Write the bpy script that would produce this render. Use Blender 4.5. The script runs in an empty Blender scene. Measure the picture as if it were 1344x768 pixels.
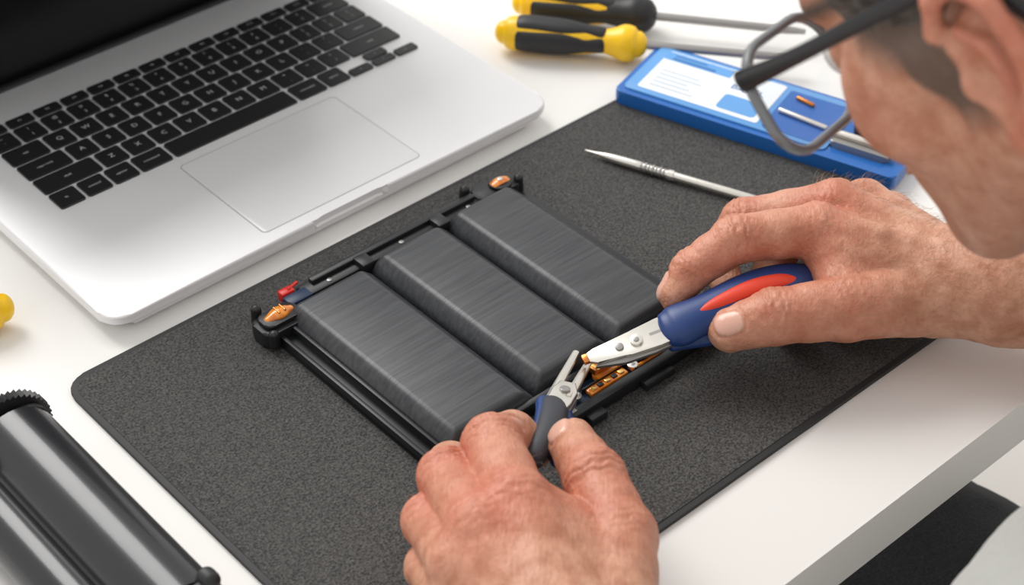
import bpy, bmesh, math, random
import numpy as np
from mathutils import Vector, Matrix, noise
PI=math.pi
scene=bpy.context.scene
# ---------------------------------------------------------------- calibration
H=.66; FP=2300.0; TH=math.radians(39.6); CT=math.cos(TH); ST=math.sin(TH)
def V(px,py,z):
    """surveyed point of the photo lying at height z above the desk top"""
    xr=px-672; yr=py-384
    k=(H-z)/(FP*ST+yr*CT)
    return Vector((xr*k,(FP*CT-yr*ST)*k,z))
ANG=math.radians(41.7)
def W(u,w,z=0.0):
    return Vector((u*math.cos(ANG)-w*math.sin(ANG),u*math.sin(ANG)+w*math.cos(ANG),z))
def MW(u,w,z=0.0,rot=0.0):
    return Matrix.Translation(W(u,w,z))@Matrix.Rotation(ANG+rot,4,'Z')

# ---------------------------------------------------------------- materials
def mat(name,col,rough=.5,metal=0.0,bump=None,var=None,coat=0.0,spec=.5,trans=0.0,sss=0.0,stretch=None,sheen=0.0):
    m=bpy.data.materials.new(name); m.use_nodes=True
    nt=m.node_tree; b=nt.nodes['Principled BSDF']
    b.inputs['Base Color'].default_value=(*col,1)
    b.inputs['Roughness'].default_value=rough
    b.inputs['Metallic'].default_value=metal
    b.inputs['Specular IOR Level'].default_value=spec
    b.inputs['Coat Weight'].default_value=coat
    b.inputs['Transmission Weight'].default_value=trans
    b.inputs['Sheen Weight'].default_value=sheen
    tc=nt.nodes.new('ShaderNodeTexCoord'); mp=nt.nodes.new('ShaderNodeMapping')
    nt.links.new(tc.outputs['Object'],mp.inputs['Vector'])
    if stretch: mp.inputs['Scale'].default_value=stretch
    if var:
        n=nt.nodes.new('ShaderNodeTexNoise'); n.inputs['Scale'].default_value=var[0]; n.inputs['Detail'].default_value=5
        r=nt.nodes.new('ShaderNodeValToRGB'); r.color_ramp.elements[0].position=.5-var[2]; r.color_ramp.elements[1].position=.5+var[2]
        r.color_ramp.elements[0].color=(*col,1); r.color_ramp.elements[1].color=(*var[1],1)
        nt.links.new(mp.outputs[0],n.inputs['Vector']); nt.links.new(n.outputs['Fac'],r.inputs['Fac'])
        nt.links.new(r.outputs['Color'],b.inputs['Base Color'])
    if bump:
        n=nt.nodes.new('ShaderNodeTexNoise'); n.inputs['Scale'].default_value=bump[0]; n.inputs['Detail'].default_value=4
        bp=nt.nodes.new('ShaderNodeBump'); bp.inputs['Strength'].default_value=bump[1]; bp.inputs['Distance'].default_value=bump[2]
        nt.links.new(mp.outputs[0],n.inputs['Vector']); nt.links.new(n.outputs['Fac'],bp.inputs['Height'])
        nt.links.new(bp.outputs[0],b.inputs['Normal'])
    return m
M={}
M['desk']=mat('desk_white_laminate',(.84,.825,.80),.42,bump=(300,.05,.0004))
M['deskedge']=mat('desk_edge_band',(.60,.58,.56),.5)
M['floor']=mat('floor_pale_boards',(.70,.67,.63),.5,var=(3,(.76,.73,.69),.2))
M['mat']=mat('mat_pebbled_rubber',(.011,.011,.0115),.8,var=(800,(.102,.098,.093),.18),bump=(660,1.0,.0011))
M['matrim']=mat('mat_rim',(.018,.018,.019),.6,bump=(900,.4,.0004))
M['alu']=mat('aluminium_anodised',(.84,.84,.85),.45,.25,bump=(1500,.05,.0002))
M['aludark']=mat('aluminium_gap',(.45,.45,.46),.5,.3)
M['pad']=mat('trackpad_glass',(.79,.79,.80),.38,.15)
M['key']=mat('key_black',(.014,.014,.015),.45)
M['legend']=mat('key_legend',(.55,.55,.55),.5)
M['glassblk']=mat('screen_black_glass',(.002,.002,.0025),.30,spec=.25)
M['cell']=mat('cell_brushed_wrap',(.036,.038,.043),.38,.2,var=(260,(.070,.073,.079),.21),bump=(420,.25,.0004),stretch=(.09,1.8,1))
M['frame']=mat('battery_frame_plastic',(.010,.011,.013),.40,bump=(200,.1,.0004))
M['frame2']=mat('battery_plate',(.020,.022,.026),.36,.2)
M['navy']=mat('navy_plastic',(.012,.03,.075),.4)
M['orange']=mat('kapton_orange',(.62,.13,.01),.2,coat=.6,var=(200,(.92,.34,.03),.2))
M['copper']=mat('copper_pad',(.62,.22,.06),.25,.8)
M['gold']=mat('gold_contact',(.85,.55,.18),.25,.9)
M['red']=mat('red_plastic',(.62,.02,.015),.35)
M['steel']=mat('steel',(.72,.69,.63),.27,.92,var=(60,(.80,.77,.71),.2),bump=(500,.12,.0002))
M['steeld']=mat('steel_dark',(.36,.35,.34),.32,.8)
M['blue']=mat('handle_blue',(.009,.040,.17),.42,bump=(600,.1,.0003))
M['redgrip']=mat('handle_red_grip',(.72,.045,.015),.5,bump=(900,.2,.0003))
M['dgrip']=mat('grip_dark_rubber',(.035,.038,.048),.5,bump=(900,.2,.0003))
M['yellow']=mat('handle_yellow',(.93,.56,.005),.33)
M['black']=mat('black_rubber',(.012,.012,.013),.5)
M['roller']=mat('roller_black_gloss',(.022,.023,.026),.25,.2,bump=(90,.08,.0008),coat=.25)
M['boxblue']=mat('package_blue',(.012,.13,.46),.3,coat=.3)
M['boxlight']=mat('package_light_blue',(.12,.34,.70),.3)
M['label']=mat('label_white',(.80,.84,.88),.45)
M['ink']=mat('label_ink',(.03,.16,.42),.5)
M['inkgrey']=mat('label_grey',(.45,.52,.6),.5)
M['shirt']=mat('shirt_grey_knit',(.42,.43,.41),.9,bump=(60,.5,.006),sheen=.3)
M['denim']=mat('trousers_black_denim',(.012,.013,.016),.85,var=(700,(.035,.037,.042),.2),bump=(500,.5,.001))
M['shoe']=mat('shoe_leather',(.03,.025,.02),.5)
M['hair']=mat('hair_dark_greying',(.022,.017,.014),.65,var=(190,(.16,.135,.115),.22),bump=(260,1.0,.003),stretch=(1,.3,1))
M['armhair']=mat('arm_hair',(.38,.23,.13),.5)
M['temple']=mat('glasses_temple_black',(.010,.010,.012),.35)
M['rim']=mat('glasses_rim_grey',(.20,.205,.215),.25,.3)
M['eyew']=mat('eye_white',(.8,.77,.74),.15)
M['iris']=mat('eye_iris',(.06,.09,.11),.1)
M['stool']=mat('stool_wood',(.42,.28,.16),.5)

def lensmat():
    m=bpy.data.materials.new('spectacle_lens'); m.use_nodes=True; nt=m.node_tree
    nt.nodes.clear(); o=nt.nodes.new('ShaderNodeOutputMaterial'); mx=nt.nodes.new('ShaderNodeMixShader')
    t=nt.nodes.new('ShaderNodeBsdfTransparent'); t.inputs[0].default_value=(.95,.96,.97,1)
    g=nt.nodes.new('ShaderNodeBsdfGlossy'); g.inputs['Roughness'].default_value=.03
    mx.inputs[0].default_value=.09
    nt.links.new(t.outputs[0],mx.inputs[1]); nt.links.new(g.outputs[0],mx.inputs[2]); nt.links.new(mx.outputs[0],o.inputs[0])
    return m
M['lens']=lensmat()

def skinmat():
    m=bpy.data.materials.new('skin'); m.use_nodes=True; nt=m.node_tree; b=nt.nodes['Principled BSDF']
    N=nt.nodes.new; L=nt.links.new
    tc=N('ShaderNodeTexCoord')
    def noi(scale,det=4):
        n=N('ShaderNodeTexNoise'); n.inputs['Scale'].default_value=scale; n.inputs['Detail'].default_value=det; L(tc.outputs['Object'],n.inputs['Vector']); return n
    def att(nm):
        a=N('ShaderNodeAttribute'); a.attribute_name=nm; return a
    n1=noi(85,7); r1=N('ShaderNodeValToRGB')
    r1.color_ramp.elements[0].position=.34; r1.color_ramp.elements[0].color=(.47,.205,.120,1)
    r1.color_ramp.elements[1].position=.64; r1.color_ramp.elements[1].color=(.64,.340,.225,1)
    L(n1.outputs['Fac'],r1.inputs['Fac'])
    mx=N('ShaderNodeMix'); mx.data_type='RGBA'; L(r1.outputs[0],mx.inputs[6]); mx.inputs[7].default_value=(.55,.15,.09,1)
    a=att('red'); L(a.outputs['Fac'],mx.inputs[0])
    n2=noi(420,2); r2=N('ShaderNodeValToRGB'); r2.color_ramp.elements[0].position=.30; r2.color_ramp.elements[0].color=(.84,.78,.74,1); r2.color_ramp.elements[1].position=.50; r2.color_ramp.elements[1].color=(1,1,1,1)
    L(n2.outputs['Fac'],r2.inputs['Fac'])
    mm=N('ShaderNodeMix'); mm.data_type='RGBA'; mm.blend_type='MULTIPLY'; mm.inputs[0].default_value=.6
    L(mx.outputs[2],mm.inputs[6]); L(r2.outputs[0],mm.inputs[7])
    mn=N('ShaderNodeMix'); mn.data_type='RGBA'; an=att('nail'); L(an.outputs['Fac'],mn.inputs[0]); L(mm.outputs[2],mn.inputs[6]); mn.inputs[7].default_value=(.70,.40,.31,1)
    mh=N('ShaderNodeMix'); mh.data_type='RGBA'; ah=att('hair'); L(ah.outputs['Fac'],mh.inputs[0]); L(mn.outputs[2],mh.inputs[6]); mh.inputs[7].default_value=(.09,.065,.05,1)
    L(mh.outputs[2],b.inputs['Base Color'])
    rr=N('ShaderNodeMapRange'); rr.inputs['To Min'].default_value=.47; rr.inputs['To Max'].default_value=.25; L(an.outputs['Fac'],rr.inputs['Value']); L(rr.outputs[0],b.inputs['Roughness'])
    b.inputs['Subsurface Weight'].default_value=.08; b.inputs['Subsurface Radius'].default_value=(.005,.002,.001); b.inputs['Subsurface Scale'].default_value=1
    def crease(rot,sc):
        mp=N('ShaderNodeMapping'); mp.inputs['Rotation'].default_value=rot; mp.inputs['Scale'].default_value=(1,.28,1); L(tc.outputs['Object'],mp.inputs['Vector'])
        n=N('ShaderNodeTexNoise'); n.inputs['Scale'].default_value=sc; n.inputs['Detail'].default_value=4; L(mp.outputs[0],n.inputs['Vector']); return n
    c1=crease((.3,.2,.5),520); c2=crease((.1,.6,-.7),560); n3=noi(120,6)
    mi=N('ShaderNodeMath'); mi.operation='MINIMUM'; L(c1.outputs['Fac'],mi.inputs[0]); L(c2.outputs['Fac'],mi.inputs[1])
    ad=N('ShaderNodeMath'); ad.operation='MULTIPLY_ADD'; L(mi.outputs[0],ad.inputs[0]); ad.inputs[1].default_value=.70; L(n3.outputs['Fac'],ad.inputs[2])
    nb_=N('ShaderNodeMath'); nb_.operation='MULTIPLY_ADD'; L(an.outputs['Fac'],nb_.inputs[0]); nb_.inputs[1].default_value=-.6; nb_.inputs[2].default_value=.68
    bp=N('ShaderNodeBump'); L(nb_.outputs[0],bp.inputs['Strength']); bp.inputs['Distance'].default_value=.0015
    L(ad.outputs[0],bp.inputs['Height']); L(bp.outputs[0],b.inputs['Normal'])
    return m
M['skin']=skinmat()

# ---------------------------------------------------------------- mesh helpers
def link(ob,parent=None):
    scene.collection.objects.link(ob)
    if parent: ob.parent=parent
    return ob
def root(name,mtx=None):
    e=bpy.data.objects.new(name,None); e.empty_display_size=.02
    if mtx is not None: e.matrix_world=mtx
    return link(e)
def from_bm(name,bm,m,parent=None,mtx=None,ang=32):
    bmesh.ops.recalc_face_normals(bm,faces=bm.faces[:])
    for f in bm.faces: f.smooth=True
    for e in bm.edges:
        if len(e.link_faces)==2:
            if e.calc_face_angle(0)>math.radians(ang): e.smooth=False
    me=bpy.data.meshes.new(name); bm.to_mesh(me); bm.free(); me.materials.append(m)
    ob=bpy.data.objects.new(name,me); link(ob,parent)
    if mtx is not None: ob.matrix_local=mtx
    return ob
def rrect(x0,x1,y0,y1,r,seg=5):
    pts=[]
    for cx,cy,a0 in ((x1-r,y0+r,-90),(x1-r,y1-r,0),(x0+r,y1-r,90),(x0+r,y0+r,180)):
        for i in range(seg+1):
            a=math.radians(a0+90*i/seg); pts.append((cx+r*math.cos(a),cy+r*math.sin(a)))
    return pts
def add_prism(bm,out,z0,z1,top=1.0):
    cx=sum(p[0] for p in out)/len(out); cy=sum(p[1] for p in out)/len(out)
    a=[bm.verts.new((x,y,z0)) for x,y in out]
    b=[bm.verts.new((cx+(x-cx)*top,cy+(y-cy)*top,z1)) for x,y in out]
    n=len(out); bm.faces.new(a[::-1]); ft=bm.faces.new(b)
    for i in range(n): bm.faces.new((a[i],a[(i+1)%n],b[(i+1)%n],b[i]))
    return a,b,ft
def prism(name,out,z0,z1,bev,m,parent=None,mtx=None,top=1.0,seg=3):
    bm=bmesh.new(); a,b,ft=add_prism(bm,out,z0,z1,top)
    if bev>0:
        s=set(a); t=set(b)
        es=[e for e in bm.edges if (e.verts[0] in s and e.verts[1] in s) or (e.verts[0] in t and e.verts[1] in t)]
        bmesh.ops.bevel(bm,geom=es,offset=bev,segments=seg,affect='EDGES',profile=.5,clamp_overlap=True)
    return from_bm(name,bm,m,parent,mtx)
def slab(name,x0,x1,y0,y1,z0,z1,r,bev,m,parent=None,mtx=None,top=1.0):
    return prism(name,rrect(x0,x1,y0,y1,r),z0,z1,bev,m,parent,mtx,top)
def box(name,x0,x1,y0,y1,z0,z1,bev,m,parent=None,mtx=None):
    bm=bmesh.new(); add_prism(bm,[(x0,y0),(x1,y0),(x1,y1),(x0,y1)],z0,z1)
    if bev>0: bmesh.ops.bevel(bm,geom=bm.edges[:],offset=bev,segments=2,affect='EDGES',profile=.5,clamp_overlap=True)
    return from_bm(name,bm,m,parent,mtx)
def catmull(P,n):
    P=[np.array(p,float) for p in P]; Q=[2*P[0]-P[1]]+P+[2*P[-1]-P[-2]]; out=[]
    for i in range(1,len(Q)-2):
        for j in range(n):
            t=j/n; a,b,c,d=Q[i-1],Q[i],Q[i+1],Q[i+2]
            out.append(.5*((2*b)+(-a+c)*t+(2*a-5*b+4*c-d)*t*t+(-a+3*b-3*c+d)*t**3))
    out.append(P[-1]); return out
def loft_bm(bm,rows,seg=20,up=(0,0,1),caps=True,n=1):
    """rows: (x,y,z,ra,rb)"""
    rows=[list(map(float,r)) for r in rows]
    if n>1: rows=[list(r) for r in catmull(rows,n)]
    P=[Vector(r[:3]) for r in rows]; up=Vector(up); rings=[]
    T=[]
    for i in range(len(P)):
        t=(P[min(i+1,len(P)-1)]-P[max(i-1,0)]); T.append(t.normalized())
    sec=[(P[i],T[i],rows[i][3],rows[i][4]) for i in range(len(P))]
    if caps:
        p,t,a,b=sec[0]; r=min(a,b)*.8
        sec=[(p-t*r*math.sin(x),t,a*math.cos(x),b*math.cos(x)) for x in (1.35,1.0,.6,.3)]+sec
        p,t,a,b=sec[-1]; r=min(a,b)*.8
        sec=sec+[(p+t*r*math.sin(x),t,a*math.cos(x),b*math.cos(x)) for x in (.3,.6,1.0,1.35)]
    for p,t,a,b in sec:
        s=t.cross(up)
        if s.length<1e-4: s=t.cross(Vector((0,1,0)))
        s.normalize(); nn=s.cross(t).normalized()
        rings.append([bm.verts.new(p+s*a*math.cos(2*PI*k/seg)+nn*b*math.sin(2*PI*k/seg)) for k in range(seg)])
    for A,B in zip(rings[:-1],rings[1:]):
        for k in range(seg): bm.faces.new((A[k],A[(k+1)%seg],B[(k+1)%seg],B[k]))
    bm.faces.new(rings[0][::-1]); bm.faces.new(rings[-1])
def loft(name,rows,m,parent=None,mtx=None,seg=20,up=(0,0,1),caps=True,n=1,ang=40):
    bm=bmesh.new(); loft_bm(bm,rows,seg,up,caps,n); return from_bm(name,bm,m,parent,mtx,ang)
def rod(name,a,b,r,m,parent=None,r2=None,seg=16,caps=False,mtx=None):
    r2=r if r2 is None else r2
    return loft(name,[(*a,r,r),(*b,r2,r2)],m,parent,mtx,seg,(0,0,1) if abs(Vector(b)[0]-Vector(a)[0])+abs(Vector(b)[1]-Vector(a)[1])>1e-6 else (0,1,0),caps)
def disc(name,c,r,h,m,parent=None,seg=24,bev=.0003):
    out=[(c[0]+r*math.cos(2*PI*i/seg),c[1]+r*math.sin(2*PI*i/seg)) for i in range(seg)]
    return prism(name,out,c[2],c[2]+h,bev,m,parent)
def add_text(bm,s,size,x,y,z,rot=0.0):
    cu=bpy.data.curves.new('t','FONT'); cu.body=s; cu.size=size; cu.align_x='CENTER'; cu.align_y='CENTER'; cu.resolution_u=2
    ob=bpy.data.objects.new('t',cu); scene.collection.objects.link(ob)
    me=ob.to_mesh()
    R=Matrix.Translation((x,y,z))@Matrix.Rotation(rot,4,'Z')
    vs=[bm.verts.new(R@v.co) for v in me.vertices]
    for p in me.polygons:
        try: bm.faces.new([vs[i] for i in p.vertices])
        except ValueError: pass
    ob.to_mesh_clear(); bpy.data.objects.remove(ob); bpy.data.curves.remove(cu)
def text_obj(name,items,m,parent,mtx=None):
    bm=bmesh.new()
    for it in items: add_text(bm,*it)
    me=bpy.data.meshes.new(name); bm.to_mesh(me); bm.free(); me.materials.append(m)
    ob=link(bpy.data.objects.new(name,me),parent)
    if mtx is not None: ob.matrix_local=mtx
    return ob
def frame(o,x,up=(0,0,1)):
    x=Vector(x).normalized(); z=Vector(up); z=(z-x*z.dot(x)).normalized(); y=z.cross(x)
    m=Matrix((x,y,z)).transposed().to_4x4(); m.translation=o; return m

# ---------------------------------------------------------------- floor, desk, mat
box('floor',-3,3,-2,4,-.78,-.74,0,M['floor'])
dk=root('desk',MW(0,0,0))
slab('top',-.35,1.25,.338,1.20,-.036,0,.004,.0025,M['desk'],dk)
for i,(x,y) in enumerate(((-.30,.40),(1.20,.40),(-.30,1.14),(1.20,1.14))):
    box('leg_%d'%(i+1),x-.025,x+.025,y-.025,y+.025,-.74,-.036,.003,M['deskedge'],dk)
box('apron_back',-.27,1.17,1.12,1.14,-.11,-.037,.001,M['deskedge'],dk)
mt=root('desk_mat',MW(.289,.4026,0))
slab('rubber_sheet',0,.480,0,.297,.0002,.0030,.014,.0008,M['matrim'],mt)
slab('pebbled_surface',.0035,.4765,.0035,.2935,.0026,.0034,.011,.0003,M['mat'],mt)

# ---------------------------------------------------------------- laptop
lp=root('laptop',MW(.330,.711,0))
LW=.340; LD=.256
slab('base_bottom',.006,LW-.006,.007,LD,.0015,.0125,.012,.005,M['alu'],lp)
out=[p for p in rrect(0,LW,0,LD,.014,6)]
out=out+[(.143,0),(.1455,.0028),(.150,.0038),(.193,.0038),(.1975,.0028),(.200,0)]
prism('deck',out,.0095,.0158,.0016,M['alu'],lp)
for i,(x,y) in enumerate(((.03,.03),(.31,.03),(.03,.22),(.31,.22))): disc('foot_%d'%(i+1),(x,y,0),.008,.002,M['black'],lp)
slab('trackpad_gap',.1135,.2360,.0105,.1035,.0150,.01592,.0035,0,M['aludark'],lp)
slab('trackpad',.1142,.2353,.0112,.1028,.0151,.01605,.003,.0001,M['pad'],lp)
KX=.034; KY=.111; p=.284/14.5
bm=bmesh.new(); leg=[]
def key(x,y,w,h,lab=None,size=.0052,lab2=None):
    g=.0011
    add_prism(bm,rrect(x+g,x+w-g,y+g,y+h-g,.0016,3),.0150,.0172,.985)
    if lab:
        if lab2:
            leg.append((lab,.0042,x+w/2,y+h*.32,.01726)); leg.append((lab2,.0042,x+w/2,y+h*.68,.01726))
        else: leg.append((lab,size,x+w/2,y+h/2,.01726))
x=KX
for lab,w in (('fn',1),('control',1),('option',1),('command',1.25),(None,5),('command',1.25),('option',1)):
    key(x,KY,w*p,p,lab,.0030); x+=w*p
key(x,KY,p,p*.52,'\u25C2',.003); key(x+p,KY,p,p*.5,'\u25BE',.003); key(x+p,KY+p*.48,p,p*.52,'\u25B4',.003); key(x+2*p,KY,p,p*.52,'\u25B8',.003)
y=KY+p; x=KX; key(x,y,2.25*p,p,'shift',.0032); x+=2.25*p
for a,b in zip('ZXCVBNM,./',(None,)*7+('<','>','?')): key(x,y,p,p,a,.0056,b); x+=p
key(x,y,2.25*p,p,'shift',.0032)
y+=p; x=KX; key(x,y,1.75*p,p,'caps lock',.0030); x+=1.75*p
for a,b in zip("ASDFGHJKL;'",(None,)*9+(':','"')): key(x,y,p,p,a,.0056,b); x+=p
key(x,y,1.75*p,p,'return',.0032)
y+=p; x=KX; key(x,y,1.5*p,p,'tab',.0032); x+=1.5*p
for a,b in zip("QWERTYUIOP[]\\",(None,)*10+('{','}','|')): key(x,y,p,p,a,.0056,b); x+=p
y+=p; x=KX
for a,b in zip("`1234567890-=","~!@#$%^&*()_+"): key(x,y,p,p,a,.0045,b); x+=p
key(x,y,1.5*p,p,'delete',.0032)
y+=p; x=KX; w=14.5/14*p
for i in range(14):
    key(x,y,w,p*.6,'esc' if i==0 else ('F%d'%i if i<13 else None),.0030); x+=w
from_bm('keys',bm,M['key'],lp)
text_obj('key_legends',leg,M['legend'],lp)
rod('hinge',(.03,LD+.002,.0125),(LW-.03,LD+.002,.0125),.0058,M['black'],lp)
lid=Matrix.Translation((0,LD+.004,.014))@Matrix.Rotation(math.radians(112),4,'X')
slab('lid_shell',0,LW,0,.236,-.0055,-.001,.012,.0012,M['alu'],lp,lid)
slab('lid_glass',.003,LW-.003,.002,.232,-.0012,-.0002,.010,.0003,M['glassblk'],lp,lid)

# ---------------------------------------------------------------- battery pack
bt=root('laptop_battery_pack',MW(.398,.487,.0034))
slab('base_plate',0,.196,.004,.172,0,.0035,.003,.0008,M['frame2'],bt)
def cell(name,x0,x1,y0,y1,zt):
    bm=bmesh.new()
    lv=[(0,0,0,0,.002),(0,0,0,0,.0080),(.0066,.0100,.004,.004,zt)]
    rings=[]
    for a,b,c,d,z in lv:
        rings.append([bm.verts.new(q) for q in ((x0+a,y0+c,z),(x1-b,y0+c,z),(x1-b,y1-d,z),(x0+a,y1-d,z))])
    bm.faces.new(rings[0][::-1]); bm.faces.new(rings[-1])
    for A,B in zip(rings[:-1],rings[1:]):
        for k in range(4): bm.faces.new((A[k],A[(k+1)%4],B[(k+1)%4],B[k]))
    bmesh.ops.bevel(bm,geom=bm.edges[:],offset=.0032,segments=6,affect='EDGES',profile=.5,clamp_overlap=True)
    return from_bm(name,bm,M['cell'],bt,ang=60)
cell('cell_1',.0105,.0738,.020,.168,.0180)
cell('cell_2',.0752,.1336,.024,.171,.0176)
cell('cell_3',.1350,.1925,.024,.174,.0172)
box('lip_left',.0010,.0105,.006,.165,.0025,.0050,.0006,M['frame'],bt)
box('lip_right',.1925,.1995,.030,.176,.0020,.0045,.0006,M['frame2'],bt)
box('side_wall_left',.0000,.0030,.004,.166,.0005,.0078,.0009,M['frame'],bt)
box('side_wall_inner',.0085,.0112,.018,.168,.0030,.0105,.0009,M['frame'],bt)
box('back_rail',.022,.188,.1725,.1845,.001,.0100,.0010,M['frame'],bt)
box('back_rail_ridge',.040,.165,.1790,.1838,.009,.0128,.0008,M['frame'],bt)
for i,xx in enumerate((.050,.078,.104,.131,.157)):
    disc('rail_screw_%d'%(i+1),(xx,.1762,.0099),.0017,.0006,M['steeld'],bt)
for i,xx in enumerate((.070,.128)): box('rail_clip_%d'%(i+1),xx,xx+.009,.169,.180,.004,.0138,.0010,M['frame'],bt)
slab('corner_cap_left',-.008,.021,.156,.176,.001,.0115,.006,.0018,M['frame'],bt)
slab('cap_rim_left',-.005,.019,.159,.1735,.0110,.0145,.005,.0010,M['frame'],bt)
loft('cap_window_left',[(-.001,.1665,.0135,.0025,.002),(.0075,.1665,.0148,.0050,.0032),(.0155,.1665,.0135,.0025,.002)],M['orange'],bt,n=4)
rod('cap_contact_left',(.006,.1635,.0175),(.006,.1695,.0175),.0006,M['copper'],bt)
rod('cap_contact_left_b',(.010,.1635,.0175),(.010,.1695,.0175),.0006,M['copper'],bt)
loft('cap_knob_left',[(-.001,.177,.006,.0035,.0035),(-.001,.177,.0160,.0030,.0030)],M['frame'],bt,up=(0,1,0))
loft('cap_knob_front',[(-.004,.156,.004,.0032,.0032),(-.004,.156,.0120,.0030,.0030)],M['frame'],bt,up=(0,1,0))
box('red_tab',.018,.027,.1775,.1835,.008,.0150,.0012,M['red'],bt)
box('navy_block',.017,.033,.168,.177,.008,.0145,.0012,M['navy'],bt)
rod('red_lead',(.024,.180,.0150),(.032,.1838,.013),.0011,M['red'],bt,caps=True)
slab('corner_cap_right',.166,.200,.1725,.189,.001,.0110,.006,.0018,M['frame'],bt)
disc('cap_ring_right',(.186,.180,.0105),.0074,.0026,M['frame'],bt)
loft('cap_window_right',[(.180,.180,.0128,.003,.001),(.186,.180,.0138,.0036,.0015),(.192,.180,.0128,.003,.001)],M['orange'],bt,n=3)
disc('cap_pin_right',(.186,.180,.0148),.0018,.0008,M['steel'],bt)
loft('cap_knob_right',[(.164,.188,.004,.004,.004),(.164,.188,.0135,.0032,.0032)],M['frame'],bt,up=(0,1,0))
loft('cap_knob_right_b',[(.198,.176,.004,.0035,.0035),(.198,.176,.0125,.003,.003)],M['frame'],bt,up=(0,1,0))
box('front_rail',.010,.196,-.003,.003,.0005,.0090,.0009,M['frame'],bt)
box('front_wall',.010,.194,.0175,.0215,.002,.0120,.0008,M['frame'],bt)
box('front_clip_1',.086,.098,-.0085,-.002,.0003,.0055,.0008,M['frame2'],bt)
box('front_clip_2',.128,.150,-.008,-.002,.0003,.0050,.0008,M['frame2'],bt)
box('circuit_board',.078,.170,.004,.0170,.0028,.0054,.0002,M['navy'],bt)
box('flex_orange',.098,.126,.0045,.0100,.0054,.0082,.0007,M['orange'],bt)
box('flex_orange_fold',.108,.134,.0100,.0155,.0060,.0104,.0008,M['orange'],bt)
box('flex_bar_black',.096,.130,.0098,.0108,.0054,.0092,.0003,M['frame'],bt)
box('gold_pad',.108,.121,.0125,.0215,.0100,.0138,.0005,M['copper'],bt)
for i in range(4): box('gold_pin_%d'%(i+1),.1095+i*.0028,.1111+i*.0028,.0120,.0218,.0136,.0142,.0001,M['gold'],bt)
box('connector_black',.136,.153,.005,.015,.0054,.0115,.0007,M['frame'],bt)
box('connector_face',.139,.150,.0065,.0135,.0114,.0119,.0001,M['steeld'],bt)
for i,(a,b) in enumerate(((.131,.0065),(.158,.010),(.090,.009),(.181,.010))):
    disc('bay_screw_%d'%(i+1),(a,b,.0068),.0032,.0028,M['steel'],bt); disc('bay_screw_slot_%d'%(i+1),(a,b,.0095),.0013,.0003,M['steeld'],bt)
box('connector_chip',.160,.190,.004,.016,.0028,.0065,.0006,M['frame'],bt)
for i in range(5): box('board_part_%d'%(i+1),.100+i*.0052,.1032+i*.0052,.0058,.0085,.0080,.0090,.0002,M['frame'] if i%2 else M['gold'],bt)
rod('bay_lead',(.128,.0045,.0085),(.158,.0045,.0080),.0010,M['orange'],bt)
box('steel_bracket',.066,.083,.000,.012,.0034,.0092,.0003,M['steeld'],bt)

# ---------------------------------------------------------------- roller cartridge
rl=root('printer_roller_cartridge',MW(.239,.492,0))
rod('main_tube',(0,.004,.0245),(0,.160,.0245),.0225,M['roller'],rl,seg=48)
rod('side_tube',(-.030,.004,.0180),(-.030,.160,.0180),.0150,M['roller'],rl,seg=40)
box('bridge_web',-.030,.0,.004,.160,.006,.0235,.002,M['roller'],rl)
slab('end_plate_far',-.044,.021,0,.042,0,.004,.012,.0008,M['black'],rl,Matrix.Translation((0,.1635,.0015))@Matrix.Rotation(PI/2,4,'X'))
slab('end_plate_near',-.044,.021,0,.042,0,.004,.012,.0008,M['black'],rl,Matrix.Translation((0,.004,.0015))@Matrix.Rotation(PI/2,4,'X'))
bm=bmesh.new(); n=44; o=[]
for i in range(n*2):
    r=.0238 if i%2 else .0220; a=2*PI*i/(n*2); o.append((r*math.cos(a),r*math.sin(a)))
add_prism(bm,o,0,.0055); from_bm('knurled_gear',bm,M['black'],rl,Matrix.Translation((.001,.1705,.0275))@Matrix.Rotation(PI/2,4,'X'))
rod('gear_hub',(0,.160,.0275),(0,.1735,.0275),.012,M['black'],rl)
rod('near_hub',(.003,-.010,.030),(.003,.004,.030),.010,M['black'],rl,caps=True)
box('near_latch',-.006,.018,-.003,.004,.036,.0455,.002,M['black'],rl)
rod('near_button',(.014,.000,.0445),(.014,.004,.0445),.005,M['black'],rl,caps=True)

# ---------------------------------------------------------------- screwdrivers
def screwdriver(name,pa,pb,shaft=.10,dark=False):
    """pa: butt end of handle, pb: where the blade leaves the handle"""
    L=(pb-pa).length; e=root(name,frame(pa,pb-pa))
    prof=[(0,.0085),(.05,.0118),(.2,.0128),(.45,.0120),(.62,.0103),(.74,.0086),(.82,.0100),(.90,.0130),(.97,.0122),(1.0,.0095)]
    rows=[(x*L,0,0,r,r) for x,r in prof]
    loft('handle_core',rows,M['yellow'],e,n=4,seg=24)
    for i,a in enumerate((math.radians(92),math.radians(182),math.radians(300))):
        rr=[]
        for x,r in ((.12,.0118),(.2,.0128),(.45,.0120),(.62,.0103),(.74,.0090)):
            wv=.0084 if x<.6 else .0060
            rr.append((x*L,math.cos(a)*(r-.0036),math.sin(a)*(r-.0036),wv,.0047))
        loft('grip_strip_%d'%(i+1),rr,M['black'],e,n=4,seg=18,up=(0,math.cos(a),math.sin(a)))
    if dark:
        loft('collar_sleeve',[(L*.72,0,0,.0095,.0095),(L*.82,0,0,.0108,.0108),(L*.90,0,0,.0134,.0134),(L*.98,0,0,.0124,.0124)],M['black'],e,n=3,seg=24)
    rod('blade',(L,0,0),(L+shaft,0,0),.0030,M['steeld'],e)
    loft('tip',[(L+shaft,0,0,.0030,.003),(L+shaft+.008,0,0,.0036,.0015),(L+shaft+.013,0,0,.0034,.0006)],M['steeld'],e)
    return e
screwdriver('screwdriver',V(662,42,.0142),V(836,58,.0142))
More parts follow.
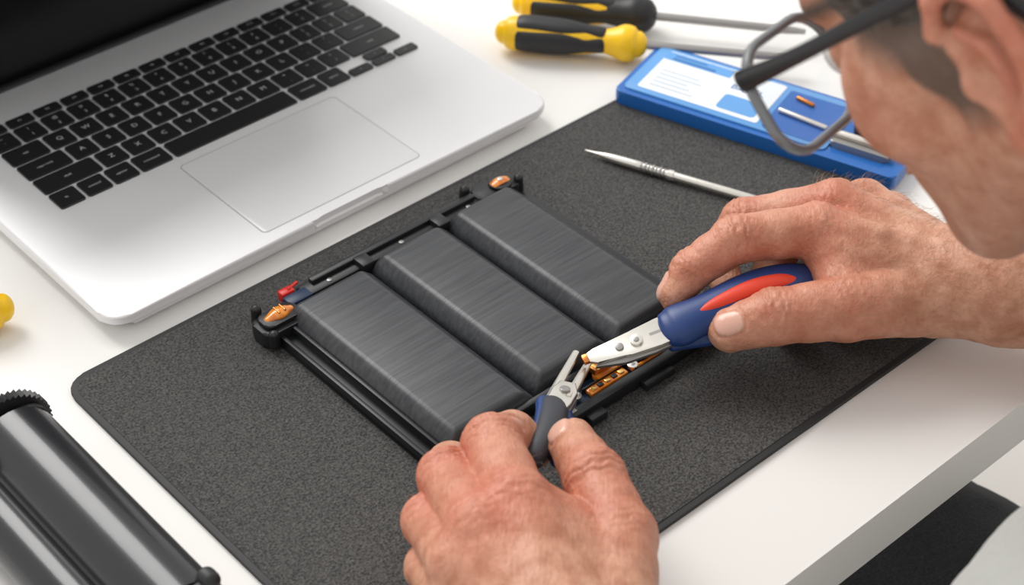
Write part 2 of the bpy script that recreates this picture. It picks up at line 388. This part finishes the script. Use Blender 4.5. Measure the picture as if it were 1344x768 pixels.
screwdriver('screwdriver',V(684,3,.0142),V(848,20,.0142),dark=True)
screwdriver('screwdriver',V(3,404,.0142),V(-190,442,.0142))

# ---------------------------------------------------------------- blue package
o=V(805,134,.0034)
bx=root('blue_tool_package',frame(Vector((o.x,o.y,.0036)),Vector((math.cos(math.radians(-31)),math.sin(math.radians(-31)),0))))
slab('tray',0,.20,0,.068,0,.010,.004,.0015,M['boxblue'],bx)
slab('cover',.004,.150,.005,.064,.010,.0114,.004,.0005,M['boxlight'],bx)
slab('label',.012,.100,.010,.061,.0114,.0117,.002,0,M['label'],bx)
slab('label_band',.012,.062,.050,.060,.0117,.0118,.001,0,M['boxlight'],bx)
slab('label_patch',.068,.096,.014,.032,.0117,.0119,.003,0,M['boxlight'],bx)
slab('label_side',.104,.146,.009,.058,.0114,.0117,.002,0,M['boxblue'],bx)
slab('print_bar_1',.018,.050,.0515,.054,.01182,.0119,.0003,0,M['ink'],bx)
slab('print_bar_2',.018,.042,.0560,.0575,.01182,.0119,.0003,0,M['ink'],bx)
for i in range(5): slab('print_line_%d'%(i+1),.018,.050-.004*(i%3),.016+i*.0050,.0172+i*.0050,.01172,.0118,.0002,0,M['inkgrey'],bx)
text_obj('label_text',[('BAREL',.0085,.079,.042,.0119)],M['ink'],bx)
slab('metal_clamp',.150,.190,.012,.026,.010,.015,.003,.001,M['steeld'],bx)
slab('clamp_head',.158,.180,.030,.050,.010,.018,.006,.0015,M['black'],bx)
rod('clamp_pin',(.150,.020,.0165),(.192,.020,.0165),.0026,M['steel'],bx,caps=True)
rod('driver_bit',(.108,.030,.0135),(.142,.026,.0135),.0017,M['steel'],bx,caps=True)
rod('copper_bit',(.112,.050,.0130),(.124,.047,.0130),.0015,M['copper'],bx,caps=True)

# ---------------------------------------------------------------- precision pick
a=V(768,197,.0068); b=V(990,262,.0075); d=(b-a).normalized(); L=(b-a).length
pk=root('precision_pick',frame(a,d))
loft('body',[(0,0,0,.0004,.0004),(.008,0,0,.0011,.0011),(.016,0,0,.0024,.0024),(.026,0,0,.0030,.0030),(.040,0,0,.0031,.0031)],M['steel'],pk,n=3)
for i in range(7):
    rod('knurl_%d'%(i+1),(.040+i*.0026,0,0),(.0415+i*.0026,0,0),.0036 if i%2 else .0032,M['steeld'],pk)
rod('barrel',(.040,0,0),(L+.020,0,0),.0029,M['steel'],pk,caps=True)
rod('collar',(.059,0,0),(.063,0,0),.0036,M['steel'],pk)

# ---------------------------------------------------------------- right tool
a=V(772,473,.0255); b=V(1075,360,.050); d=b-a
tl=root('wire_stripper_pliers',frame(a,d,(0,-.25,1)))
L=d.length
jaw=[(0,-.0032),(.004,-.0058),(.019,-.0066),(.022,-.0084),(.040,-.0088),(.056,-.0080),(.056,.0080),(.043,.0082),(.028,.0068),(.024,.0054),(.012,.0046),(.004,.0040),(0,.0026)]
prism('upper_jaw',jaw,.0010,.0034,.0005,M['steel'],tl)
jaw2=[(.002,-.0060),(.018,-.0100),(.036,-.0105),(.056,-.0090),(.056,.0070),(.030,.0040),(.010,.0005)]
prism('lower_jaw',jaw2,-.0018,.0008,.0004,M['steeld'],tl)
slab('jaw_groove',.036,.052,-.0012,.0006,.0030,.00345,.0006,0,M['steeld'],tl)
disc('pivot_rivet',(.028,-.001,.0034),.0036,.0014,M['steel'],tl); disc('pivot_core',(.028,-.001,.0048),.0016,.0004,M['steeld'],tl)
disc('pivot_rivet_small',(.018,-.001,.0034),.0024,.0009,M['steeld'],tl)
box('cutter_notch',-.003,.003,-.0026,.0030,.0000,.0028,.0006,M['copper'],tl)
x0=.047
loft('handle_upper',[(x0,0,.001,.0110,.0060),(x0+.006,0,.001,.0130,.0080),(x0+.022,.0005,.002,.0118,.0082),(x0+.050,.002,.002,.0136,.0088),(x0+.072,.002,-.002,.0138,.0085),(x0+.090,.001,-.009,.0120,.0075),(x0+.104,.000,-.016,.0095,.0065)],M['blue'],tl,n=5,seg=28)
loft('handle_upper_grip',[(x0+.018,-.001,.0082,.0018,.0016),(x0+.030,.000,.0092,.0038,.0026),(x0+.050,.001,.0098,.0050,.0026),(x0+.066,.001,.0070,.0046,.0026),(x0+.080,.000,.0010,.0036,.0024)],M['redgrip'],tl,n=5,seg=24)
loft('handle_lower',[(x0,-.003,-.004,.0080,.0045),(x0+.03,-.008,-.006,.0085,.0060),(x0+.06,-.010,-.009,.0085,.0060),(x0+.090,-.007,-.016,.0075,.0055)],M['blue'],tl,n=5)

# ---------------------------------------------------------------- left tool
a=V(742,518,.028); b=V(702,612,.046); d=b-a
t2=root('needle_nose_pliers',frame(a,d,(0,-.2,1)))
def loc(p): return t2.matrix_world.inverted()@p
tipA=loc(V(756,463,.0200)); tipB=loc(V(772,477,.0200))
def jawm(name,p0,p1,w0,w1,h):
    rows=[(*p0,w0,h),(*(p0.lerp(p1,.5)),(w0+w1)/2,h*.85),(*p1,w1,h*.6)]
    return loft(name,rows,M['steel'],t2,seg=10,caps=False,ang=30)
jawm('jaw_a',Vector((.014,-.006,.002)),tipA,.0032,.0021,.0026)
jawm('jaw_b',Vector((.010,.003,.003)),tipB,.0032,.0021,.0026)
pl=[(-.006,-.0045),(.004,-.0072),(.016,-.0070),(.023,-.0060),(.023,.0040),(.016,.0060),(.004,.0070),(-.006,.0042)]
prism('pivot_plate',pl,.0015,.0050,.0010,M['steel'],t2)
prism('pivot_plate_under',pl,-.0030,.0010,.0006,M['steeld'],t2)
disc('pivot_rivet',(.004,0,.0050),.0029,.0012,M['steeld'],t2)
loft('handle_a',[(.013,-.0035,.001,.0045,.0040),(.019,-.0035,.002,.0076,.0060),(.032,-.001,.003,.0084,.0068),(.050,-.000,.003,.0076,.0064),(.070,-.002,.001,.006,.0055)],M['dgrip'],t2,n=4)
loft('handle_b',[(.014,.003,-.002,.0036,.0036),(.022,.005,-.004,.0050,.0048),(.036,.008,-.006,.0052,.005),(.055,.009,-.006,.0052,.005)],M['blue'],t2,n=4)
loft('handle_a_edge',[(.013,-.006,.0025,.0026,.0024),(.019,-.0092,.0040,.0030,.0028),(.030,-.0075,.0052,.0026,.0028),(.046,-.0055,.0050,.0022,.0024)],M['blue'],t2,n=4,seg=12)

# ---------------------------------------------------------------- implicit surface modelling
def smin(a,b,k):
    h=np.clip(.5+.5*(b-a)/k,0,1); return b*(1-h)+a*h-k*h*(1-h)
class Field:
    def __init__(s,lo,hi,h):
        s.h=h; s.lo=np.array(lo,float); n=np.ceil((np.array(hi)-s.lo)/h).astype(int)+1
        s.n=n; s.ax=[(s.lo[i]+h*np.arange(n[i])).astype(np.float32) for i in range(3)]
        s.F=np.ones(tuple(n),np.float32)
    def sl(s,lo,hi):
        r=[]
        for i in range(3):
            a=int(np.clip(math.floor((lo[i]-s.lo[i])/s.h),0,s.n[i])); b=int(np.clip(math.ceil((hi[i]-s.lo[i])/s.h)+1,0,s.n[i])); r.append(slice(a,b))
        return tuple(r)
    def grid(s,sl):
        return (s.ax[0][sl[0]][:,None,None],s.ax[1][sl[1]][None,:,None],s.ax[2][sl[2]][None,None,:])
def d_caps(g,a,b,ra,rb):
    X,Y,Z=g; d=[b[i]-a[i] for i in range(3)]; L2=max(sum(q*q for q in d),1e-12)
    t=np.clip(((X-a[0])*d[0]+(Y-a[1])*d[1]+(Z-a[2])*d[2])/L2,0,1)
    return np.sqrt((X-a[0]-t*d[0])**2+(Y-a[1]-t*d[1])**2+(Z-a[2]-t*d[2])**2)-(ra+(rb-ra)*t)
def d_ell(g,c,r):
    X,Y,Z=g; k0=np.sqrt(((X-c[0])/r[0])**2+((Y-c[1])/r[1])**2+((Z-c[2])/r[2])**2)
    k1=np.sqrt(((X-c[0])/r[0]**2)**2+((Y-c[1])/r[1]**2)**2+((Z-c[2])/r[2]**2)**2)+1e-9
    return k0*(k0-1)/k1
def caps(F,a,b,ra,rb,k,sub=False):
    m=max(ra,rb)+k+4*F.h
    lo=[min(a[i],b[i])-m for i in range(3)]; hi=[max(a[i],b[i])+m for i in range(3)]
    sl=F.sl(lo,hi); d=d_caps(F.grid(sl),a,b,ra,rb)
    F.F[sl]=-smin(-F.F[sl],d,k) if sub else smin(F.F[sl],d,k)
def ell(F,c,r,k,sub=False):
    m=k+4*F.h; sl=F.sl([c[i]-r[i]-m for i in range(3)],[c[i]+r[i]+m for i in range(3)])
    d=d_ell(F.grid(sl),c,r)
    F.F[sl]= -smin(-F.F[sl],d,k) if sub else smin(F.F[sl],d,k)
def chain(F,pts,k):
    for p,q in zip(pts[:-1],pts[1:]): caps(F,p[0],q[0],p[1],q[1],k)
def nets(Fd):
    F=Fd.F; h=Fd.h; S=F<0
    c=np.zeros(tuple(np.array(F.shape)-1),np.int8)
    def sub(A,o): return A[o[0]:A.shape[0]-1+o[0],o[1]:A.shape[1]-1+o[1],o[2]:A.shape[2]-1+o[2]]
    cs=[(i,j,k) for i in (0,1) for j in (0,1) for k in (0,1)]
    for o in cs: c+=sub(S,o)
    act=(c>0)&(c<8); ids=np.argwhere(act); n=len(ids)
    idx=-np.ones(act.shape,np.int32); idx[act]=np.arange(n)
    acc=np.zeros((n,3)); cnt=np.zeros(n)
    for a in cs:
        for ax in range(3):
            if a[ax]==0:
                b=list(a); b[ax]=1
                fa=F[ids[:,0]+a[0],ids[:,1]+a[1],ids[:,2]+a[2]].astype(float); fb=F[ids[:,0]+b[0],ids[:,1]+b[1],ids[:,2]+b[2]].astype(float)
                m=(fa<0)!=(fb<0); t=np.where(m,fa/np.where(m,fa-fb,1),0)
                P=np.tile(np.array(a,float),(n,1)); P[:,ax]+=t; acc[m]+=P[m]; cnt[m]+=1
    v=Fd.lo+h*(ids+acc/cnt[:,None])
    Q=[]
    for ax in range(3):
        b=(ax+1)%3; cc=(ax+2)%3
        s1=[slice(1,-1)]*3; s2=[slice(1,-1)]*3; s1[ax]=slice(0,-1); s2[ax]=slice(1,None)
        A=S[tuple(s1)]; B=S[tuple(s2)]; e=np.argwhere(A!=B); ins=A[tuple(e.T)]
        off=np.ones(3,int); off[ax]=0; e=e+off
        def g(db,dc):
            q=e.copy(); q[:,b]+=db; q[:,cc]+=dc; return idx[q[:,0],q[:,1],q[:,2]]
        q=np.stack([g(-1,-1),g(0,-1),g(0,0),g(-1,0)],1)
        q[~ins]=q[~ins][:,::-1]; Q.append(q)
    return v,np.concatenate(Q)
def mesh_from(name,v,q,m,parent=None,mtx=None,attrs=None):
    me=bpy.data.meshes.new(name); me.from_pydata(v.tolist(),[],q.tolist()); me.update()
    me.polygons.foreach_set('use_smooth',[True]*len(me.polygons)); me.materials.append(m)
    for k,a in (attrs or {}).items():
        at=me.attributes.new(k,'FLOAT','POINT'); at.data.foreach_set('value',a.astype(np.float32))
    ob=link(bpy.data.objects.new(name,me),parent)
    if mtx is not None: ob.matrix_local=mtx
    return ob
def vnormals(v,q):
    n=np.zeros_like(v); a=v[q[:,2]]-v[q[:,0]]; b=v[q[:,3]]-v[q[:,1]]; fn=np.cross(a,b)
    for i in range(4): np.add.at(n,q[:,i],fn)
    return n/(np.linalg.norm(n,axis=1)[:,None]+1e-12)

man=root('man')
def strands(name,v,nrm,mask,count,length,direction,seed=1,rad=.00006):
    rnd=random.Random(seed); ids=np.nonzero(mask)[0]
    if len(ids)==0: return
    cu=bpy.data.curves.new(name,'CURVE'); cu.dimensions='3D'; cu.bevel_depth=rad; cu.bevel_resolution=0
    D=Vector(direction).normalized()
    for _ in range(count):
        i=ids[rnd.randrange(len(ids))]; p0=Vector(v[i]); n_=Vector(nrm[i])
        dd=(D-n_*D.dot(n_)); dd=(dd+Vector((rnd.uniform(-.5,.5),rnd.uniform(-.5,.5),rnd.uniform(-.3,.3)))).normalized()
        L_=length*rnd.uniform(.5,1.2); sp=cu.splines.new('POLY'); sp.points.add(3)
        for j in range(4):
            t=j/3; p_=p0+dd*L_*t+n_*(L_*.30*math.sin(t*PI*.75)); sp.points[j].co=(*p_,1); sp.points[j].radius=1-.7*t
    cu.materials.append(M['armhair']); link(bpy.data.objects.new(name,cu),man)
def arm(name,fore,meta,fingers,extra,wrinkles,nails,veins=(),h=.00110):
    allp=[(p,r) for p,r in fore]+[x for m in meta for x in m]+[x for f in fingers for x in f]+[x for e in extra for x in e[0]]
    lo=[min(p[i]-r for p,r in allp)-.012 for i in range(3)]; hi=[max(p[i]+r for p,r in allp)+.012 for i in range(3)]
    F=Field(lo,hi,h)
    chain(F,fore,.012)
    for m in meta: chain(F,m,.007)
    for e,k in extra: chain(F,e,k)
    for vn in veins: chain(F,vn,.0075)
    for f in fingers:
        mr=.03
        l=[min(p[i]-r for p,r in f)-mr for i in range(3)]; hh=[max(p[i]+r for p,r in f)+mr for i in range(3)]
        sl=F.sl(l,hh); g=F.grid(sl); d=None
        for a,b in zip(f[:-1],f[1:]):
            mid=tuple((a[0][i]+b[0][i])/2 for i in range(3)); rm=(a[1]+b[1])/2*.94
            for s_,e_,r0,r1 in ((a[0],mid,a[1],rm),(mid,b[0],rm,b[1])):
                dd=d_caps(g,s_,e_,r0,r1); d=dd if d is None else smin(d,dd,.003)
        m=f[0][0]; rt=(g[0]-m[0])**2+(g[1]-m[1])**2+(g[2]-m[2])**2
        kk=.0010+.0095*np.exp(-rt/(.014**2))
        F.F[sl]=smin(F.F[sl],d,kk)
    v,q=nets(F); nrm=vnormals(v,q); red=np.zeros(len(v)); nail=np.zeros(len(v))
    disp=np.zeros(len(v))
    for pos,axis,r,amp in wrinkles:
        pos=np.array(pos); axis=np.array(Vector(axis).normalized()); rel=v-pos; al=rel@axis
        w=np.exp(-(np.linalg.norm(rel,axis=1)**2-al**2)/(2*(r*1.1)**2))*np.exp(-al**2/(2*.0060**2))
        up=np.clip(nrm[:,2]*.9+.25,0,1)
        wob=.0008*np.sin(rel[:,0]*700)+.0007*np.sin(rel[:,1]*900)
        cv=np.cos(2*PI*(al+wob)/.0046); cv=np.where(cv<-.2,cv*1.5,cv*.6)
        disp+=amp*w*up*cv; red+=.65*np.exp(-(np.linalg.norm(rel,axis=1))**2/(2*(r*1.1)**2))
    for pos,axis,dors,ln,wd in nails:
        pos=np.array(pos); axis=np.array(Vector(axis).normalized()); do=Vector(dors); do=(do-Vector(axis)*do.dot(Vector(axis))).normalized(); do=np.array(do); lat=np.cross(axis,do)
        rel=v-pos; a=rel@axis/ln; b=rel@lat/wd; c=rel@do
        rr=(np.abs(a)**3+np.abs(b)**3)**(1/3.); ok=(c>0)
        nail=np.maximum(nail,ok*np.clip((1.0-rr)/.12,0,1)); disp+=-.0008*ok*np.exp(-((rr-1.05)/.13)**2)
    nz=np.array([noise.noise(Vector((p[0]*140,p[1]*140,p[2]*140))) for p in v]); disp+=.00035*nz*(1-nail)
    v=v+nrm*disp[:,None]
    mesh_from(name,v,q,M['skin'],man,None,{'red':np.clip(red,0,.8),'nail':nail,'hair':np.zeros(len(v))})
    return v,nrm
def T(px,py,z,r): return (tuple(V(px,py,z)),r)
def dif(a,b): return Vector(b[0])-Vector(a[0])

# right hand (upper one, thumb toward camera)
wr=T(1258,368,.046,.0275); el=((.500,.742,.055),.040)
fore=[T(1200,352,.046,.024),wr,T(1320,376,.048,.031),((.38,.733,.050),.038),el,((.495,.69,.09),.046),((.49,.655,.115),.048)]
mI=T(1072,302,.064,.0155); mM=T(1096,270,.061,.0152); mR=T(1134,268,.049,.0142); mP=T(1168,282,.036,.0132)
meta=[[T(1225,368,.048,.019),mI],[T(1235,350,.048,.019),mM],[T(1240,345,.044,.019),mR],[T(1240,352,.036,.019),mP]]
fI=[mI,T(966,314,.064,.0136),T(908,354,.050,.0116),T(884,386,.040,.0096)]
fM=[mM,T(976,290,.044,.0132),T(938,338,.022,.0112),T(955,372,.0160,.0100)]
fR=[mR,T(1035,300,.026,.0125),T(1012,360,.0165,.0112),T(1035,425,.0155,.0100)]
fP=[mP,T(1090,320,.0175,.0112),T(1075,375,.0155,.0100),T(1095,415,.0150,.0090)]
tI=T(1015,416,.044,.0156); tT=T(958,433,.037,.0124); tM=T(1112,404,.044,.0185)
fT=[T(1195,392,.040,.022),tM,tI,tT]
extra=[([T(1215,385,.036,.024),T(1130,345,.040,.020)],.012),([T(1110,392,.046,.016),T(1092,330,.053,.014)],.014)]
veins=[[T(1118,292,.0715,.0016),T(1150,308,.0700,.0022),T(1195,320,.0675,.0020),T(1235,332,.0655,.0016)]]
vr,nr=arm('right_arm_and_hand',fore,meta,[fI,fM,fR,fP,fT],extra,
  [(fI[1][0],dif(fI[0],fI[1]),.013,.0010),(fM[1][0],dif(fM[0],fM[1]),.013,.0009),(fI[2][0],dif(fI[1],fI[2]),.011,.0006),(tI[0],dif(tM,tI),.014,.0009),(mI[0],dif(fI[0],fI[1]),.015,.0004),(mM[0],dif(fM[0],fM[1]),.015,.0004),(tM[0],dif(tM,tI),.016,.0004)],
  [(tuple(Vector(tT[0])+Vector((-.001,0,.004))),dif(tI,tT),(0,-.75,.8),.0084,.0070),(tuple(Vector(fI[3][0])),dif(fI[2],fI[3]),(-.5,.6,.5),.0085,.0068)],veins)
strands('arm_hair_right',vr,nr,(vr[:,0]>.165)&(vr[:,0]<.42)&(nr[:,2]>.05)&(vr[:,2]>.045),1200,.0090,(1,.35,0),3,.00008)
# left hand (lower one)
wl=T(742,852,.050,.029)
foreL=[T(715,800,.055,.026),wl,((.022,.44,.050),.035),((.030,.36,.03),.041),((.040,.255,.005),.043),((.085,.262,.03),.048),((.12,.275,.055),.050)]
lI=T(676,662,.072,.0168); lM=T(632,696,.070,.0162); lR=T(604,740,.060,.0152); lP=T(598,790,.046,.0140)
metaL=[[T(735,820,.055,.021),lI],[T(718,822,.055,.021),lM],[T(700,830,.048,.021),lR],[T(690,845,.040,.020),lP]]
gI=[lI,T(646,582,.064,.0146),T(672,572,.042,.0125),T(700,590,.034,.0100)]
gM=[lM,T(586,626,.054,.0142),T(592,612,.028,.0122),T(622,608,.0175,.0100)]
gR=[lR,T(564,684,.043,.0134),T(576,668,.021,.0118),T(606,664,.0160,.0100)]
gP=[lP,T(564,745,.030,.0118),T(580,728,.0165,.0105),T(606,720,.0150,.0090)]
uM=T(812,706,.052,.0182); uI=T(780,628,.056,.0154); uT=T(750,580,.048,.0122)
gT=[T(800,800,.048,.024),uM,uI,uT]
extraL=[([T(790,775,.045,.024),T(700,720,.055,.022)],.014),([T(800,720,.048,.016),T(715,680,.055,.014)],.014)]
veinsL=[[T(690,700,.0785,.0018),T(706,740,.0770,.0022),T(716,790,.0750,.0020)],[T(650,725,.0760,.0018),T(672,760,.0750,.0020),T(700,800,.0745,.0018)]]
vl,nl=arm('left_arm_and_hand',foreL,metaL,[gI,gM,gR,gP,gT],extraL,
  [(gI[1][0],dif(gI[0],gI[1]),.014,.0010),(gM[1][0],dif(gM[0],gM[1]),.014,.0010),(gR[1][0],dif(gR[0],gR[1]),.013,.0009),(uI[0],dif(uM,uI),.014,.0010),(lI[0],dif(gI[0],gI[1]),.016,.0005),(lM[0],dif(gM[0],gM[1]),.016,.0005),(uM[0],dif(uM,uI),.016,.0004)],
  [(tuple(Vector(uT[0])+Vector((-.001,.003,0))),dif(uI,uT),(-.75,.2,.6),.0090,.0074)],veinsL)
strands('arm_hair_left',vl,nl,(vl[:,1]<.60)&(vl[:,1]>.36)&(nl[:,2]>.05)&(vl[:,2]>.03),400,.008,(-.4,-1,0),5)

# ---------------------------------------------------------------- head
FW=Vector((-.565,.485,-.668)).normalized(); UP0=Vector((0,0,1)); RT=FW.cross(UP0).normalized(); UPH=RT.cross(FW).normalized()
HO=Vector((.224,.6035,.3235)); HS=1.12
HM=Matrix((RT,FW,UPH)).transposed().to_4x4(); HM.translation=HO
NB=W(.590,.13,.17); NBl=HM.inverted()@NB
mmf=.001*HS
def q3(x,y,z): return (x*mmf,y*mmf,z*mmf)
Fh=Field(q3(-110,-150,-190),q3(110,125,150),.0022)
def E(c,r,k=14,sub=False): ell(Fh,q3(*c),q3(*r),k*mmf,sub)
def Cp(a,b,ra,rb,k=10): caps(Fh,q3(*a),q3(*b),ra*mmf,rb*mmf,k*mmf)
E((0,-10,50),(75,96,80)); E((0,32,-2),(60,52,66),20)
for s in (-1,1):
    Cp((s*54,0,-26),(s*19,70,-70),18,16,22); E((s*40,60,-12),(24,23,22),18); Cp((s*70,0,8),(s*50,58,4),9,12,16)
E((0,60,-42),(41,33,35),20)
Cp((-30,80,34),(30,80,34),12,12,14); Cp((0,86,22),(0,104,-12),8,11,10)
for s in (-1,1): E((s*11,95,-17),(8,10,7),6); E((s*32,93,14),(16,13,11),8,True)
E((0,80,-42),(26,16,18),12); Cp((-17,90,-37),(17,90,-37),5,5,5); Cp((-14,90,-47),(14,90,-47),6,6,5); E((0,76,-71),(20,16,13),14)
Cp((-20,97,-42),(20,97,-42),1.5,1.5,2) 
for s in (-1,1): E((s*32,76,14),(13.5,13.5,13),3)
nb=[NBl.x/mmf,NBl.y/mmf,NBl.z/mmf]
Cp((0,-30,-10),nb,54,60,25)
ES=.88
def ey(y,z): return ((y+8)*ES-6,(z)*ES-5)
for s in (-1,1):
    def e3(x,y,z):
        yy,zz=ey(y,z); return (s*(76+(x-76)*ES),yy,zz)
    E(e3(80,-12,0),(6,15,24),5)
    P=[(4,8,78),(7,22,82),(-2,34,87),(-16,37,91),(-28,27,94),(-31,8,94),(-26,-8,91),(-16,-20,87),(-8,-28,82)]
    for a,b in zip(P[:-1],P[1:]): Cp(e3(a[2],a[0],a[1]),e3(b[2],b[0],b[1]),3.5,3.5,2)
    P=[(-5,20,86),(-15,12,88),(-17,-4,87),(-10,-14,84)]
    for a,b in zip(P[:-1],P[1:]): Cp(e3(a[2],a[0],a[1]),e3(b[2],b[0],b[1]),2.6,2.6,1.5)
    E(e3(82,-8,-27),(4.5,7,9),4); E(e3(80,4,-2),(4.5,4,6),3); E(e3(90,-5,0),(8,7,11),2,True)
v,q=nets(Fh); nrm=vnormals(v,q); mmv=v/mmf
hzx=[-110,-60,-40,-32,4,8,28,34,52,74,92]; hzy=[-60,-55,-38,26,26,-22,-22,6,16,44,62]
hz=np.interp(mmv[:,1],hzx,hzy)
side=np.abs(mmv[:,0])
hair=np.clip((mmv[:,2]-hz)/14+.5,0,1)*(side<84)
brow=np.exp(-((mmv[:,2]-33)/4)**2)*(mmv[:,1]>66)*(side>12)*(side<46)
stub=.14*np.clip((-mmv[:,2]-20)/25,0,1)*np.clip((mmv[:,1]+5)/20,0,1)
red=.10+.5*np.clip((side-80)/8,0,1)+.2*np.exp(-((mmv[:,2]+12)/22)**2)*np.clip((mmv[:,1]-30)/30,0,1)
ob=mesh_from('head_and_neck',v,q,M['skin'],man,HM,{'red':np.clip(red,0,1),'nail':np.zeros(len(v)),'hair':np.clip(np.maximum(np.maximum(hair*.9,brow),stub),0,1)})
Fx=Field(q3(-100,-125,-80),q3(100,110,150),.0026)
sl=(slice(None),)*3; g=Fx.grid(sl)
d=smin(d_ell(g,q3(0,-10,51),q3(80,102,87)),d_caps(g,q3(0,-30,-10),(nb[0]*mmf,nb[1]*mmf,nb[2]*mmf),.056*HS,.06*HS),.02)
hy=np.interp(g[1].ravel()/mmf,hzx,hzy).reshape(g[1].shape)*mmf
c=(hy-g[2])*.8
Fx.F=(-smin(-d,-c,.010)).astype(np.float32)
v,q=nets(Fx); nrm=vnormals(v,q)
dz=np.array([noise.fractal(Vector((p[0]*110,p[1]*30,p[2]*110)),1,2,4) for p in v]); v=v+nrm*(.0030*dz)[:,None]
mesh_from('hair',v,q,M['hair'],man,HM)
for s,nm in ((-1,'left'),(1,'right')):
    bm=bmesh.new(); bmesh.ops.create_uvsphere(bm,u_segments=24,v_segments=16,radius=.0122*HS); from_bm('eye_'+nm,bm,M['eyew'],man,HM@Matrix.Translation(q3(s*32,79.5,14)))
    bm=bmesh.new(); bmesh.ops.create_uvsphere(bm,u_segments=20,v_segments=12,radius=.0062*HS); from_bm('iris_'+nm,bm,M['iris'],man,HM@Matrix.Translation(q3(s*31,86.8,10)))
# glasses
gl=root('eyeglasses',HM); gl.parent=man; gl.matrix_world=HM
GY=7
for s,nm in ((-1,'left'),(1,'right')):
    P=[(x,106+GY-abs(x)*.09,z) for x,z in rrect(s*34-29,s*34+29,9-22.5,9+22.5,17,8)]
    bm=bmesh.new(); rings=[]; n=len(P)
    for i in range(n):
        p=Vector(P[i]); t=(Vector(P[(i+1)%n])-Vector(P[i-1])).normalized(); up=Vector((0,1,0)); sd=t.cross(up).normalized()
        rings.append([bm.verts.new((p+sd*2.0*math.cos(2*PI*k/10)+up*2.6*math.sin(2*PI*k/10))*mmf) for k in range(10)])
    for i in range(n):
        A=rings[i];B=rings[(i+1)%n]
        for k in range(10): bm.faces.new((A[k],A[(k+1)%10],B[(k+1)%10],B[k]))
    from_bm('rim_'+nm,bm,M['rim'],gl)
    bm=bmesh.new(); bm.faces.new([bm.verts.new(Vector(p_)*mmf) for p_ in P]); me_=from_bm('lens_'+nm,bm,M['lens'],gl)
    rows=[(s*62,101+GY,23),(s*70,94+GY,24),(s*75,70,25),(s*78,30,27),(s*80,0,28),(s*84,-14,27),(s*84,-30,8),(s*80,-36,-8)]
    rr=[(*q3(*r_),(1.8 if i else 2.6)*mmf,(4.4 if i<2 else 3.2)*mmf) for i,r_ in enumerate(rows)]
    loft('temple_'+nm,rr,M['temple'],gl,n=4,seg=14,up=(0,0,1))
loft('bridge',[(*q3(-6,106+GY,14),.0018,.002),(*q3(0,107+GY,17),.0018,.002),(*q3(6,106+GY,14),.0018,.002)],M['rim'],gl,n=4,seg=10,up=(0,1,0))
for s in (-1,1): loft('nose_pad_%s'%('l' if s<0 else 'r'),[(*q3(s*9,104+GY-2,8),.001,.001),(*q3(s*10,101,0),.0025,.004),(*q3(s*11,99,-5),.001,.002)],M['rim'],gl,n=3,seg=10)

# ---------------------------------------------------------------- clothes / body
def body(name,lo,hi,h,prims,m,k=.03):
    F=Field(lo,hi,h)
    for a,b,ra,rb in prims: caps(F,a,b,ra,rb,k)
    v,q=nets(F); nrm=vnormals(v,q)
    dz=np.array([noise.fractal(Vector(p)*14,1,2,3) for p in v]); v=v+nrm*(.006*dz)[:,None]
    return mesh_from(name,v,q,m,man)
sL=W(.400,.128,.122); sR=W(.765,.130,.120); hp=W(.60,-.14,-.20)
body('shirt',(-.1,-.05,-.36),(.85,1.0,.3),.006,[
  (W(.55,.02,.0),hp,.12,.125),(W(.65,.02,.0),hp,.12,.13),(W(.495,.153,.066),W(.68,.148,.072),.100,.098),
  (sL,W(.58,.11,.15),.063,.062),(sR,W(.60,.11,.15),.062,.062),
  (sL,Vector((.075,.262,.03)),.062,.055),(sR,Vector((.492,.675,.10)),.062,.055)],M['shirt'],.035)
knR=W(.69,.425,-.215); knL=W(.50,.36,-.235)
body('trousers',(-.1,-.2,-.74),(1.0,1.35,-.05),.0075,[
  (W(.53,-.14,-.22),W(.67,-.14,-.22),.115,.115),(W(.52,-.12,-.235),knL,.095,.074),(W(.69,-.12,-.235),knR,.098,.084),
  (knL,W(.49,.32,-.66),.070,.050),(knR,W(.71,.38,-.66),.074,.050)],M['denim'],.03)
for nm,c in (('left',W(.49,.33,-.70)),('right',W(.71,.39,-.70))):
    e=W(0,1,0)
    loft('shoe_'+nm,[(*(c-e*.07),.036,.034),(*(c),.042,.036),(*(c+e*.10),.046,.030),(*(c+e*.17),.034,.022)],M['shoe'],man,n=4)
st=root('stool',MW(.60,-.16,-.74))
disc('seat',(0,0,.365),.19,.035,M['stool'],st,48,.008)
for i in range(4):
    a=PI/4+i*PI/2; rod('leg_%d'%(i+1),(.19*math.cos(a),.19*math.sin(a),0),(.13*math.cos(a),.13*math.sin(a),.368),.016,M['stool'],st)

# ---------------------------------------------------------------- light, world, camera
w=bpy.data.worlds.new('world'); scene.world=w; w.use_nodes=True
bg=w.node_tree.nodes['Background']; bg.inputs[0].default_value=(1.0,.985,.965,1); bg.inputs[1].default_value=.86
def area(name,loc_,tgt,size,e,col):
    l=bpy.data.lights.new(name,'AREA'); l.energy=e; l.size=size; l.color=col
    o_=link(bpy.data.objects.new(name,l)); o_.location=loc_; o_.rotation_euler=(Vector(tgt)-Vector(loc_)).to_track_quat('-Z','Y').to_euler(); return o_
area('window_light',(-1.1,2.1,1.7),(.1,.75,0),1.4,52,(1,.985,.96))
cam=bpy.data.cameras.new('camera'); co=link(bpy.data.objects.new('camera',cam)); co.location=(0,0,H); co.rotation_euler=(PI/2-TH,0,0)
cam.lens=FP/1344*36; cam.sensor_width=36; cam.clip_start=.02
cam.dof.use_dof=True; cam.dof.focus_distance=.955; cam.dof.aperture_fstop=8
scene.camera=co
scene.view_settings.view_transform='Standard'; scene.view_settings.look='None'; scene.view_settings.exposure=0
